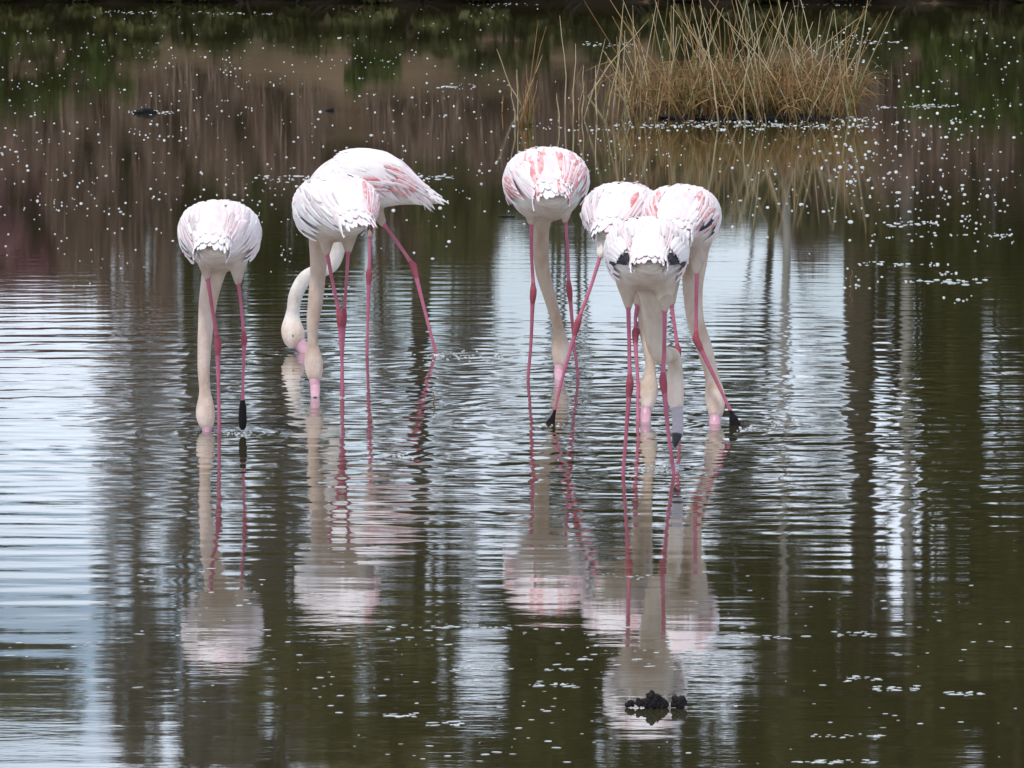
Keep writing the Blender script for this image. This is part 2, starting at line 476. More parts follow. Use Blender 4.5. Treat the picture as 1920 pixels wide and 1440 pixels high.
for (lb, px, B, r_, h, lean) in [
    ('pale leaning birch mirrored in the slit right of the thick trunk', 1698, 63.9, .10, 13, 30),
    ('slim pale birch mirrored right of the nearest flamingo', 1470, 63.6, .06, 12, 16)]:
    x, gz = bank_pt(px, B)
    root = empty('birch_tree', (x, B, gz), lb, 'tree', TG)
    tops = [(lean / FPX * B + random.uniform(-.3, .3), random.uniform(-.2, .2), q - gz, .28, .28, .5) for q in (h - 4.2, h - 3, h - 2, h - 1, h)]
    q = limb_soup(Vector((0, 0, -.2)), Vector((lean / FPX * B, 0, h - gz)), r_, r_ * .5, tops, 8)
    mesh_obj('trunk', q.v, q.f, M_PALE, root)
    leaf_part('crown', tops, 500, .08, L_GREY, root)
for i, (px, B, h, sc_) in enumerate([(-760, 68, 11, 1.6), (-1250, 70, 12, 1.8), (2420, 66, 12, 1.9), (2950, 68, 11, 1.7), (-1900, 70, 12, 2.0), (3600, 70, 12, 2.0)]):  # out-of-view trees added to carry the tree line on for the light
    x_, w_ = px, sc_ * 120
    tree('added_tree', ['added unseen bushy tree far left of the alder', 'added unseen wide tree second to the left of the alder', 'added unseen wide dark tree just right of the evergreen', 'added unseen bushy tree far right of the evergreen', 'added unseen last tree along the left bank', 'added unseen last tree along the right bank'][i], TG, px, B, 0.14, h,
         [(x_ - w_, h - 4, sc_, 1.8), (x_ + w_, h - 3, sc_, 1.8), (x_, h - 1, sc_ * 1.2, 1.6), (x_, h - 6, sc_, 1.6)], 8000, 0.13, [L_OLIVE, L_DARK][i % 2])

SG = 'shrubs along the far bank'
def shrub(name, label, px, B, h0, h1, wpx, m, n, size=0.06, strand=False, cat='shrub'):
    x, gz = bank_pt(px, B)
    root = empty(name, (x, B, gz), label, cat, SG)
    rx = wpx / FPX * B / 2
    bl = []
    for k in range(16):
        t = random.random()
        hh = h0 + (h1 - h0) * t
        bl.append((random.uniform(-1, 1) * rx * (1 - 0.35 * t), random.uniform(-.5, .5) * min(rx, .8), hh - gz, rx * random.uniform(.2, .36), min(rx, .8) * .35, (h1 - h0) * random.uniform(.10, .2)))
    s = Soup()
    for k in range(7):
        c = random.choice(bl)
        q = Vector((random.uniform(-.25, .25) * rx, random.uniform(-.1, .1), -0.1))
        s.add(*tube([q, q.lerp(Vector(c[:3]), .5) + Vector((0, 0, .1)), Vector(c[:3])], [.03, .02, .006], 5))
    mesh_obj('stem', s.v, s.f, M_BARK, root)
    leaf_part('foliage', bl, n, size, m, root, strand)
    return root

kinds = {
    'low':  ('low_bush', 'low dark evergreen bush at the waterline', L_DARK),
    'green': ('green_bush', 'bright green leafy bush at the waterline', L_GREEN),
    'reed': ('dead_bracken', 'tall stand of dead brown bracken', L_BROWN),
    'maroon': ('maroon_shrub', 'maroon leaved shrub', L_MAROON),
    'olive': ('olive_shrub', 'rounded olive shrub', L_OLIVE),
    'dark': ('dark_shrub', 'tall dark shrub', L_DARK),
    'grey': ('grey_thicket', 'bare grey-brown twiggy thicket', L_GREY)}
used_lab = {}
for (lb, px, B, h0, h1, w, n, m) in [
    ('bare grey sapling thicket mirrored beneath the leftmost flamingo', 300, 65.6, 3.6, 7.8, 300, 4200, L_GREY),
    ('bare grey sapling thicket mirrored just right of the leftmost flamingo', 500, 65.9, 3.8, 8.0, 200, 3200, L_GREY),
    ('tall sparse sapling thicket mirrored between the two groups of flamingos', 690, 65.7, 3.2, 7.6, 260, 3600, L_GREY),
    ('thin sapling thicket mirrored left of the lone middle flamingo', 880, 66.0, 3.0, 7.4, 190, 2300, L_GREY),
    ('hanging bare branches of undergrowth mirrored behind the lone middle flamingo', 1060, 66.2, 5.0, 8.0, 240, 2600, L_DARK),
    ('bare dark undergrowth mirrored below the right-hand trio', 1260, 66.4, 5.2, 8.0, 260, 3000, L_DARK),
    ('bare dark undergrowth mirrored just left of the thick trunk', 1460, 66.2, 5.0, 8.0, 280, 3200, L_DARK),
    ('tall brown thicket top mirrored in the lower right of the pond', 1705, 65.2, 8.1, 11.5, 130, 3000, L_BROWN),
    ('dark leafy understorey filling the gap between the thick trunk and the evergreen', 1720, 65.6, 8.0, 13.0, 170, 3600, L_OLIVE),
    ('brown sapling thicket mirrored in the slit right of the thick trunk', 1705, 65.4, 4.4, 6.2, 120, 3200, L_BROWN)]:
    shrub('sapling_thicket', lb, px, B, h0, h1, w, m, int(n * 3.2), .04, strand=True, cat='thicket')
def sh(kind, px, w, h0, h1, B, n=None):
    nm, lb, m = kinds[kind]
    # say where it is mirrored in the pond
    zone = ('far left' if px < -100 else 'left edge' if px < 140 else 'left of the leftmost flamingo' if px < 330 else 'above the leftmost flamingo' if px < 520 else
            'above the side-on flamingo' if px < 800 else 'between the two groups' if px < 930 else 'behind the lone middle flamingo' if px < 1120 else
            'behind the right group' if px < 1380 else 'under the rush clump' if px < 1620 else 'right of the rush clump' if px < 1930 else 'far right')
    lab = f'{lb} mirrored {zone}'
    k = used_lab.get(lab, 0); used_lab[lab] = k + 1
    if k: lab += [', next one along', ', third one along', ', fourth one along', ', fifth one along', ', sixth one along'][min(k - 1, 4)]
    area = w / FPX * B * (h1 - h0)
    shrub(nm, lab, px, B, h0, h1, w, m, n or int(1500 + 3600 * area), 0.07 if kind != 'reed' else 0.085, strand=kind in ('reed', 'grey'))

# front row at the water
for i, px in enumerate(range(-420, 2500, 150)):
    B_ = float(bank_y(np.array((px - 960) / FPX * 61))) + .1
    sh('low', px + random.uniform(-40, 40), 250, 0.10, random.uniform(.5, .85), B_)
sh('low', 1640, 160, .1, .8, 60.6)
sh('reed', 1640, 200, .5, 2.3, 62.0, n=4200)
for px, w, h1 in [(40, 200, 1.35), (190, 130, 1.2), (700, 120, 1.0), (1780, 180, 1.5), (1900, 160, 1.6)]:
    sh('green', px, w, 0.35, h1, float(bank_y(np.array((px - 960) / FPX * 61))) + .15)
# dead bracken belt
for i, px in enumerate(range(-420, 2500, 125)):
    sh('reed', px + random.uniform(-40, 40), 190, 0.7, random.uniform(1.7, 2.4), 63.0 + random.uniform(-.2, .4), n=4200)
# upper row
for kind, px, w, h0, h1 in [
    ('olive', -260, 300, 1.8, 3.9), ('maroon', -60, 240, 1.7, 4.0), ('maroon', 100, 250, 2.1, 4.05), ('reed', 30, 220, 2.4, 4.0), ('reed', 150, 160, 2.2, 3.9), ('brown' if False else 'reed', 250, 220, 2.2, 4.3), ('maroon', 300, 180, 2.0, 3.2),
    ('olive', 420, 220, 1.9, 3.8), ('dark', 430, 210, 3.0, 4.3), ('olive', 590, 240, 1.9, 4.0), ('dark', 560, 120, 3.2, 4.2), ('reed', 700, 200, 1.9, 3.8), ('olive', 810, 240, 1.8, 3.9),
    ('olive', 960, 230, 1.8, 3.5), ('grey', 880, 120, 2.4, 3.9), ('olive', 1120, 240, 1.8, 3.35), ('reed', 1250, 220, 1.8, 3.3), ('olive', 1380, 260, 1.7, 3.35), ('reed', 1520, 110, 2.2, 3.4),
    ('olive', 1560, 220, 1.7, 3.5), ('maroon', 1700, 260, 1.5, 2.6), ('maroon', 1850, 260, 1.6, 2.5), ('olive', 1700, 240, 2.5, 3.5), ('reed', 1880, 240, 2.2, 3.4), ('dark', 1720, 150, 3.2, 4.2), ('dark', 1850, 220, 3.2, 5.0),
    ('olive', 2080, 300, 1.7, 3.4), ('maroon', 2280, 260, 1.7, 3.2), ('grey', 200, 160, 1.4, 2.6), ('grey', 1650, 160, 1.6, 2.8), ('grey', 1010, 160, 1.2, 2.3)]:
    sh(kind, px, w, h0, h1, 64.0 + random.uniform(-.3, .6), n=None if kind in ('olive', 'maroon', 'dark') else 3000)

# ------------------------------------------------------------------ flamingos
STATIONS = np.array([  # s, zc, half width, up, down
    (-.318, -.088, .008, .005, .005),
    (-.278, -.070, .034, .022, .018),
    (-.225, -.045, .070, .050, .050),
    (-.150, -.012, .112, .088, .088),
    (-.070, .004, .142, .115, .120),
    (.020, .008, .152, .124, .138),
    (.100, .004, .148, .122, .140),
    (.170, -.010, .124, .106, .122),
    (.225, -.028, .092, .084, .094),
    (.262, -.042, .055, .052, .058),
    (.282, -.048, .012, .012, .014)])
SFINE = crom(STATIONS, 90)

class Body:
    def __init__(s, center, scale, yaw, pitch=0.0, wide=1.0):
        s.k = scale; s.wide = wide
        s.M = Matrix.Translation(center) @ Matrix.Rotation(yaw, 4, 'Z') @ Matrix.Rotation(-pitch, 4, 'Y')
    def local(s, t, phi, off=0.0):
        st = [float(np.interp(t, SFINE[:, 0], SFINE[:, i])) for i in range(1, 5)]
        zc, hw, up, dn = st
        c, sn = math.cos(phi), math.sin(phi)
        e = 0.88
        cy = math.copysign(abs(sn) ** e, sn); cz = math.copysign(abs(c) ** e, c)
        tw = 1.0 if c > 0 else 1.0 - 0.10 * abs(cz)
        y = (hw + off) * cy * tw * s.wide
        z = zc + (up if c > 0 else dn) * cz + off * cz
        return Vector((t, y, z)) * s.k
    def at(s, t, phi, off=0.0):
        return s.M @ s.local(t, phi, off)
    def frame(s, t, phi, off=0.0):
        """point, tailward tangent, downward-round tangent, normal"""
        p = s.at(t, phi, off)
        a = (s.at(t - 0.012, phi, off) - s.at(t + 0.012, phi, off)).normalized()
        sg = 1 if phi >= 0 else -1
        d = (s.at(t, phi + sg * 0.05, off) - s.at(t, phi - sg * 0.05, off)).normalized()
        n = a.cross(d) * (-sg)
        cen = s.at(t, 0, 0).lerp(s.at(t, math.pi, 0), .5)
        if n.dot(p - cen) < 0: n = -n
        return p, a, d, n.normalized()
    def loft(s, seg=32):
        ts = np.interp(np.linspace(0, 1, 44), np.linspace(0, 1, 90), SFINE[:, 0])
        v, f = [], []
        for t in ts:
            for k in range(seg):
                v.append(s.at(float(t), 2 * math.pi * k / seg))
        n = len(ts)
        for i in range(n - 1):
            for k in range(seg):
                a, b_ = i * seg + k, i * seg + (k + 1) % seg
                f.append((a, b_, b_ + seg, a + seg))
        f.append(tuple(range(seg))[::-1]); f.append(tuple(range((n - 1) * seg, n * seg)))
        return v, f

FMAT = {'w': M_WHITE, 'b': M_BLUSH, 'c': M_CORAL, 'k': M_BLACK, 'g': M_GREYF}
VANE = [(0, .30), (.12, .74), (.32, 1.0), (.58, .97), (.80, .74), (.93, .42), (1.0, .06)]

def lay_feather(root, parent, bd, t0, phi0, ang, L, w, key, off0, lift, name='feather', curl=0.0):
    """one vane laid along the plumage: starts at (t0, phi0), runs tailward at angle ang towards the belly"""
    sg = 1 if phi0 >= 0 else -1
    v, f = [], []
    ca, sa = math.cos(ang), math.sin(ang)
    for l, q in VANE:
        for h, cam_ in ((-1, -.0022), (-.5, 0.0), (0, .0022), (.5, 0.0), (1, -.0022)):
            hh = h * w * q / 2
            t = t0 - l * L * ca + hh * sa * .6
            hw = max(.075, float(np.interp(max(t, -.24), SFINE[:, 0], SFINE[:, 2])))
            ph = abs(phi0) + (l * L * sa + hh * ca) / hw
            te = max(t, -.245)
            p = bd.at(te, sg * ph, off0 + lift * l ** 1.4 + cam_ - curl * l * l)
            if t < te:                       # past the rump: carry on straight back and down
                p = p + (bd.M.to_3x3() @ Vector((-1, 0, -.65))).normalized() * ((te - t) * bd.k)
            v.append(p - root.location)
    for i in range(len(VANE) - 1):
        for k in range(4):
            a = i * 5 + k
            q = (a, a + 1, a + 6, a + 5)
            f.append(q if sg < 0 else q[::-1])
    return mesh_obj(name, v, f, FMAT[key], parent)

def seg_dist(Pn, pts, rads):
    """for each vertex: min of distance / radius to a polyline, and the path parameter"""
    best = np.full(len(Pn), 1e9); bt = np.zeros(len(Pn))
    for i in range(len(pts) - 1):
        a, b_ = np.array(pts[i]), np.array(pts[i + 1])
        ab = b_ - a
        t = np.clip(((Pn - a) @ ab) / (ab @ ab), 0, 1)
        d = np.linalg.norm(Pn - (a + t[:, None] * ab), axis=1) / (rads[i] + (rads[i + 1] - rads[i]) * t)
        m_ = d < best
        best[m_] = d[m_]; bt[m_] = i + t[m_]
    return best, bt

def smoothstep(a, b_, x):
    t = np.clip((x - a) / (b_ - a), 0, 1)
    return t * t * (3 - 2 * t)

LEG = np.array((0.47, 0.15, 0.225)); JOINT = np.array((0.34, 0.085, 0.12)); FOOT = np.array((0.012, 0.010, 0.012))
NECKC = np.array((0.64, 0.52, 0.45)); HEADC = np.array((0.74, 0.62, 0.55)); BELLY = np.array((0.40, 0.30, 0.22))  # neck tone is mud plus painted shading; belly tone includes underside shade
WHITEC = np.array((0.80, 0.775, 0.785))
FG = 'flamingos wading in the pond'

def flamingo(label, foot, body, legs, neck, bill, pick, hem=108, neck_col=NECKC, side_eyes=True, tail='w', seed=1, rows=None):
    """foot: (px, py) on the water; body: dict(cx, top, width px, yaw, pitch, dy);
    legs: list of dict(pts=[(px,py,ddepth)], foot=None|'hang'|'toe'); neck: [(px,py,ddepth,r px)]; bill: [(px,py,ddepth,r px)]"""
    rnd = random.Random(seed)
    d0 = dist(foot[1])
    u = px_m(d0)
    root_loc = PW(*foot); root_loc.z = 0
    root = empty('flamingo', root_loc, label, 'flamingo', FG)
    k = body['width'] * u / 0.322 if 'width' in body else body['scale']
    c0 = P(body['cx'], body['top'], d0 + body.get('dy', 0.0))
    center = c0 - Vector((0, 0, 0.132 * k))
    bd = Body(center, k, R(body['yaw']), R(body.get('pitch', 0)), body.get('wide', 1.0))
    s = Soup()
    s.add(*bd.loft())
    # neck and head
    npts = [P(a, b_, d0 + c) for a, b_, c, r in neck]
    nr = [r * u for a, b_, c, r in neck]
    N = crom([(*p, r) for p, r in zip(npts, nr)], 10 * len(neck))
    s.add(*tube([Vector(q[:3]) for q in N], list(N[:, 3]), 16))
    # legs: feathered thigh, tibia, swollen ankle joint, shank
    legpaths = []
    for lg in legs:
        q = [P(a, b_, d0 + c) for a, b_, c in lg['pts']]
        hip, knee, ft = q[0], q[1], q[2]
        if not lg.get('foot') == 'hang':
            ft = ft + (ft - knee).normalized() * 0.05        # continues under the surface
        th = lg.get('thigh', 1.0)
        up = (hip - knee).normalized()
        inner = lg.get('inner')
        top = P(inner[0], inner[1], d0 + inner[2]) if inner else hip + Vector((0, 0, 0.09 * k))
        s.add(*tube([top, top.lerp(hip, .55), hip + (hip - top) * 0.05, hip + (hip - top).normalized() * .03 * k], [.062 * k * th, .042 * k * th, .020 * k, .010 * k], 12))
        rs = lg.get('r', 1.0)
        wob = Vector((rnd.uniform(-.004, .004), 0, 0))
        path = [top.lerp(hip, .8), hip, hip.lerp(knee, .5) + wob, hip.lerp(knee, .86), hip.lerp(knee, .95), knee, knee.lerp(ft, .07), knee.lerp(ft, .16), knee.lerp(ft, .5) - wob, knee.lerp(ft, .85), ft]
        rr = [.0095, .0092, .0078, .0086, .0122, .0148, .0138, .0098, .0074, .0077, .0090]
        rr = [x * rs for x in rr]
        L = crom([(*p, r) for p, r in zip(path, rr)], 70)
        s.add(*tube([Vector(x[:3]) for x in L], list(L[:, 3]), 10))
        legpaths.append((path, rr, lg, q))
        if lg.get('foot') == 'hang':          # lifted foot, toes folded and dangling
            f2 = P(*lg['tip'][:2], d0 + lg['pts'][2][2])
            s.add(*tube([q[2] + Vector((0, 0, .01)), q[2].lerp(f2, .25), q[2].lerp(f2, .7), q[2].lerp(f2, .93), f2], [.008, .0145, .0165, .013, .006], 12))
        elif lg.get('foot') == 'toe':         # webbed foot pushing off, heel raised out of the water
            for (tx, ty, r0, r1) in lg['toes']:
                tp = P(tx, ty, d0 + lg['pts'][2][2])
                a0 = knee.lerp(q[2], .90)
                s.add(*tube([a0, a0.lerp(tp, .35), tp, tp + (tp - a0) * .25], [.007, r0, r1, r1 * .8], 10))
    raw = bpy.data.meshes.new('raw')
    raw.from_pydata(s.v, [], s.f); raw.update()
    tmp = bpy.data.objects.new('raw', raw); col.objects.link(tmp)
    rm = tmp.modifiers.new('r', 'REMESH'); rm.mode = 'VOXEL'; rm.voxel_size = 0.0046; rm.use_smooth_shade = True
    dg = bpy.context.evaluated_depsgraph_get()
    me = bpy.data.meshes.new_from_object(tmp.evaluated_get(dg))
    bpy.data.objects.remove(tmp); bpy.data.meshes.remove(raw)
    me.name = 'body'
    n = len(me.vertices)
    V = np.empty(n * 3, np.float32); me.vertices.foreach_get('co', V); V = V.reshape(-1, 3).astype(float)
    # smooth the joins, legs left alone
    leg_q = np.full(n, 1e9)
    legcol = np.zeros((n, 3))
    for path, rr, lg, q in legpaths:
        dd, tt = seg_dist(V, [tuple(p) for p in path], rr)
        cc = np.where((np.abs(tt - 5) < 1.6)[:, None], JOINT, LEG)
        if lg.get('foot') == 'toe':
            zt = np.array(q[1].lerp(q[2], .86)).tolist()[2]
            cc = np.where((V[:, 2] < zt)[:, None], FOOT, cc)
        if lg.get('foot') == 'hang':
            zt = q[2].z + 0.004
            cc = np.where((V[:, 2] < zt)[:, None], FOOT, cc)
            near_foot = (V[:, 2] < zt) & (np.hypot(V[:, 0] - q[2].x, V[:, 1] - q[2].y) < .035)
            dd = np.where(near_foot, 0.5, dd)
        if lg.get('foot') == 'toe':
            near_foot = (V[:, 2] < zt) & (np.hypot(V[:, 0] - q[2].x, V[:, 1] - q[2].y) < .08)
            dd = np.where(near_foot, 0.5, dd)
        m_ = dd < leg_q
        leg_q[m_] = dd[m_]; legcol[m_] = cc[m_]
    E = np.empty(len(me.edges) * 2, np.int32); me.edges.foreach_get('vertices', E); E = E.reshape(-1, 2)
    deg = np.bincount(E.ravel(), minlength=n).astype(float)
    wsm = smoothstep(1.6, 3.0, leg_q)[:, None]
    for it in range(18):
        acc = np.zeros_like(V)
        for c_ in range(3):
            acc[:, c_] = np.bincount(E[:, 0], V[E[:, 1], c_], n) + np.bincount(E[:, 1], V[E[:, 0], c_], n)
        av = acc / deg[:, None]
        V = V + (av - V) * 0.5 * np.maximum(wsm, 0.12 if it < 2 else 0)
    nd, ntt = seg_dist(V, [tuple(q[:3]) for q in N], list(N[:, 3]))
    ntt = ntt / (len(N) - 1)
    # body coordinates
    Mi = np.array(bd.M.inverted())
    Lc = (V @ Mi[:3, :3].T + Mi[:3, 3]) / k
    inside = (np.abs(Lc[:, 0] + .02) / .30) ** 2 + (Lc[:, 1] / .155) ** 2 + ((Lc[:, 2] + .005) / .15) ** 2
    wn_ = smoothstep(0.95, 1.35, inside) * (nd < 2.2)
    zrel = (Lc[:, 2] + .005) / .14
    cb = WHITEC[None] + (BELLY - WHITEC)[None] * smoothstep(-0.35, -0.92, zrel)[:, None] * 0.8  # stain plus underside shade and water bounce painted into the plumage colour
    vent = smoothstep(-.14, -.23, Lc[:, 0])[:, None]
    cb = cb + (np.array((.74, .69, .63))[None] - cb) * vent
    nc = neck_col[None] + (HEADC - neck_col)[None] * smoothstep(.72, .84, ntt)[:, None]
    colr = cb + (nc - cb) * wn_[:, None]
    wl_ = (leg_q < 1.45)[:, None]
    colr = np.where(wl_, legcol, colr)
    V2 = V - np.array(root_loc)
    me.vertices.foreach_set('co', V2.astype(np.float32).ravel())
    ca = me.color_attributes.new('Col', 'FLOAT_COLOR', 'POINT')
    ca.data.foreach_set('color', np.concatenate([colr, np.ones((n, 1))], 1).astype(np.float32).ravel())
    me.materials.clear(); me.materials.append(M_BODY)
    me.polygons.foreach_set('use_smooth', [True] * len(me.polygons))
    me.update()
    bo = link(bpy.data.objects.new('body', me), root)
    # bill
    bp_ = [P(a, b_, d0 + c) - root_loc for a, b_, c, r in bill]
    Bc = crom([(*p, r * u) for p, r in zip(bp_, [q[3] for q in bill])], 26)
    v, f = tube([Vector(q[:3]) for q in Bc], list(Bc[:, 3]), 12)
    bo2 = mesh_obj('bill', v, f, M_BILL, root)
    cb2 = bo2.data.color_attributes.new('Col', 'FLOAT_COLOR', 'POINT')
    nvt = len(v)
    black_from = body.get('bill_black', 0.72)
    base_c = body.get('bill_col', (0.62, 0.36, 0.43))
    cols = []
    for i in range(nvt):
        t = (i // 12) / 25.0 if i < 26 * 12 else (0 if i == 26 * 12 else 1)
        cols += list((0.012, 0.01, 0.016) if t > black_from else base_c) + [1]
    cb2.data.foreach_set('color', cols)
    # eyes, one each side of the head
    hi = int(0.86 * len(N)); hp = Vector(N[hi][:3]); hr = N[hi][3]
    for sg in (-1, 1):
        ax = Vector((1, 0, 0)) if abs(math.sin(R(body['yaw']))) > .5 else Vector((0, 1, 0))
        bm = bmesh.new()
        bmesh.ops.create_uvsphere(bm, u_segments=10, v_segments=6, radius=.0055)
        em = bpy.data.meshes.new('eye'); bm.to_mesh(em); bm.free()
        em.materials.append(M_EYE)
        eo = link(bpy.data.objects.new('eye', em), root)
        eo.location = hp - root_loc + ax * (sg * hr * 0.93)
    # folded wings: a shell over each flank, feathers laid on it
    for sg in (-1, 1):
        ts = np.linspace(.165, -.255, 22); ph = np.linspace(0, hem, 12)
        v, f = [], []
        for i, t in enumerate(ts):
            e = i / (len(ts) - 1)
            hemf = 1 - 0.30 * (e ** 2.2) - 0.14 * max(0, 0.25 - e) / 0.25
            scal = 1 + 0.05 * math.sin(i * 1.9 + sg) * e
            for j, a in enumerate(ph):
                w_ = j / (len(ph) - 1)
                a2 = a if j < 4 else a * (hemf * scal if j > 8 else 1 + (hemf * scal - 1) * (j - 3) / 6)
                off = 0.004 + 0.011 * math.sin(w_ * 2.4) * math.sin(math.pi * min(1, .12 + e * .95))
                v.append(bd.at(float(t), sg * R(a2), off) - root_loc)
            v.append(bd.at(float(t), sg * R(a2), -0.012) - root_loc)
        m_ = len(ph) + 1
        for i in range(len(ts) - 1):
            for j in range(m_ - 1):
                q = (i * m_ + j, i * m_ + j + 1, (i + 1) * m_ + j + 1, (i + 1) * m_ + j)
                f.append(q if sg > 0 else q[::-1])
        wing = mesh_obj('wing', v, f, M_WHITE, root)
        for t in (rows or (.15, .115, .075, .03, -.02, -.07, -.12, -.16, -.195)):
            e = (.165 - t) / .42
            for a in range(4, int(hem * (1 - .28 * max(0, e - .2))), 14):
                a2 = a + rnd.uniform(-4, 4)
                t2 = t + rnd.uniform(-.014, .014)
                key, size = pick(sg, e, a2 / hem, rnd)
                ang = R(4 + 38 * (a2 / 100.0) * (1 - .45 * e) + rnd.uniform(-6, 6))
                lay_feather(root, wing, bd, t2, sg * R(a2), ang, .125 * size * rnd.uniform(.85, 1.15), .036 * rnd.uniform(.85, 1.15), key, .0115 + e * .002, rnd.uniform(.0005, .0045))
        # showy feathers below the rest: flight feathers and coverts at the hem
        for (s_, t_, a_, ang, L, w, key, *o_) in body.get('show', []):
            if s_ == sg:
                lay_feather(root, wing, bd, t_, sg * R(a_), R(ang), L, w, key, o_[0] if o_ else .0205, .003)
    # tail feathers
    for (tt_, nn_, off_) in ((-.225, 7, .006), (-.185, 8, .014), (-.135, 7, .018)):
        for i in range(nn_):
            if body.get('short_tail') and off_ > .016: continue
            q = (i - (nn_ - 1) / 2)
            a = q * 22 + rnd.uniform(-4, 4)
            key = tail if rnd.random() < .25 else ('b' if rnd.random() < .3 else 'w')
            lay_feather(root, root, bd, tt_ + rnd.uniform(-.012, .012), R(a if abs(a) > 1 else 1), R(-abs(q) * 2.2), .145 * rnd.uniform(.90, 1.08), .040 * rnd.uniform(.85, 1.1), key, off_, .003, 'tail_feather')
    return root

def picker(base_b=.2, coral=None, coral2=None):
    """coral/coral2: list of (side, e0, e1, a0, a1, probability)"""
    def f(sg, e, a, rnd):
        for reg, key in ((coral, 'c'), (coral2, 'b')):
            for (s_, e0, e1, a0, a1, pr) in (reg or []):
                if (s_ == 0 or s_ == sg) and e0 <= e <= e1 and a0 <= a <= a1 and rnd.random() < pr:
                    return key, 1.1
        r = rnd.random()
        if a < .3: r = max(r, base_b * .5 + .061)
        if r < base_b and a >= 0: return 'b', 1.05
        if r < base_b + .06 and a > .3: return 'g', .95
        return 'w', rnd.uniform(.95, 1.25)
    return f

def patch(side, t0, t1, a0, a1, n, keys='cccb', L=.085, w=.021, an0=2, an1=16, seed=3):
    """a loose patch of showy feathers on one flank"""
    r_ = random.Random(seed)
    out = []
    for i in range(n):
        f_ = (i + .5) / n
        out.append((side, t0 + (t1 - t0) * r_.random(), a0 + (a1 - a0) * f_ + r_.uniform(-3, 3), r_.uniform(an0, an1), L * r_.uniform(.7, 1.15), w * r_.uniform(.75, 1.2), r_.choice(keys)))
    return out

# side -1 is the bird's right, +1 its left (bird local +y is left)
flamingo('leftmost flamingo, seen from behind with one black foot lifted clear of the water', (411, 812),
    dict(cx=410, top=380, width=152, yaw=88, pitch=-9, show=patch(-1, -.13, -.19, 12, 52, 9, 'bbwg') + patch(-1, -.16, -.2, 20, 50, 3, 'cb', .06, .014) + patch(1, -.1, -.18, 25, 80, 7, 'bwg')),
    [dict(pts=[(388, 512, 0), (408, 642, -.02), (411, 812, 0)], inner=(385, 455, .02)),
     dict(pts=[(446, 520, 0), (458, 634, -.03), (455, 752, -.02)], inner=(444, 462, .02), foot='hang', tip=(455, 806), r=.86)],
    [(415, 455, .13, 34), (402, 505, .15, 24), (391, 560, .15, 18.5), (385, 620, .13, 15), (382, 690, .11, 12.5), (384, 732, .10, 11.5), (385, 752, .10, 15.5), (385, 775, .09, 19), (387, 793, .08, 16), (388, 803, .07, 11)],
    [(388, 796, .08, 12), (388, 804, .075, 9.5), (388, 812, .07, 9), (388, 826, .03, 8), (388, 838, -.02, 5), (388, 842, -.05, 2)],
    picker(.25, coral2=[(-1, .5, 1, .2, .8, .5), (1, .5, 1, .1, .4, .3)]), seed=11)

flamingo('flamingo standing side-on facing left, the only one showing its whole length', (752, 663),
    dict(cx=692, top=285, scale=0.955 * (262 * px_m(dist(663))) / 0.60, yaw=183, pitch=3, dy=0.10, show=patch(1, -.03, -.15, 56, 88, 12, 'ccbb', .10, .018, -4, 6) + patch(1, .06, -.02, 84, 100, 7, 'ccb', .09, .016, -2, 4) + patch(1, -.12, -.20, 50, 80, 8, 'bwg', .11, .018, -6, 2)),
    [dict(pts=[(694, 432, -.03), (692, 512, -.03), (688, 663, -.03)], inner=(690, 372, .04), thigh=.9),
     dict(pts=[(715, 413, .10), (775, 498, .10), (818, 664, .05)], inner=(690, 360, .10), thigh=.9, r=1.05)],
    [(610, 372, .10, 44), (624, 425, .10, 24), (632, 462, .10, 17), (622, 495, .10, 15), (598, 508, .10, 14.5), (572, 522, .10, 14.5), (555, 552, .10, 14), (550, 580, .10, 13), (548, 596, .10, 15.5), (548, 617, .09, 22), (553, 635, .08, 22), (561, 645, .07, 15)],
    [(558, 638, .08, 14), (566, 650, .07, 12), (572, 660, .06, 11), (576, 672, .05, 10), (572, 686, .04, 7), (564, 692, .03, 3)],
    picker(.12, coral=[(1, .50, .80, .48, .80, .75), (1, .30, .55, .86, 1.1, .8)], coral2=[(1, .3, 1, .4, 1, .45)]), neck_col=np.array((.74, .70, .66)), seed=12)

flamingo('flamingo with a coral patch on its right wing, in front of the side-on one', (643, 745),
    dict(cx=632, top=330, width=150, yaw=108, pitch=-6, show=patch(-1, -.09, -.18, 30, 88, 18, 'cccb', .10, .021, -2, 10) + patch(-1, -.10, -.17, 50, 90, 6, 'wb', .11, .018, -2, 8) + patch(1, -.1, -.19, 15, 80, 6, 'wg', seed=5)),
    [dict(pts=[(612, 466, 0), (637, 592, -.02), (643, 745, 0)], inner=(612, 405, .02)),
     dict(pts=[(653, 462, .06), (645, 592, .05), (640, 742, .05)], inner=(655, 400, .05), r=.92)],
    [(612, 400, .13, 36), (600, 450, .15, 22), (597, 500, .15, 16.5), (592, 560, .13, 15), (587, 600, .12, 13), (586, 640, .11, 10.5), (587, 657, .11, 14), (588, 680, .10, 18.5), (590, 704, .09, 15.5), (590, 714, .08, 11)],
    [(590, 706, .09, 11.5), (590, 716, .08, 9.5), (591, 728, .07, 9.5), (591, 742, .03, 8.5), (591, 752, -.02, 6), (591, 756, -.05, 2)],
    picker(.15, coral=[(-1, .55, 1, .42, .95, .85)], coral2=[(-1, .4, .7, .3, .9, .5)]), seed=13, neck_col=np.array((.55, .44, .37)))  # neck darkened: its shade is put into the muddy colour

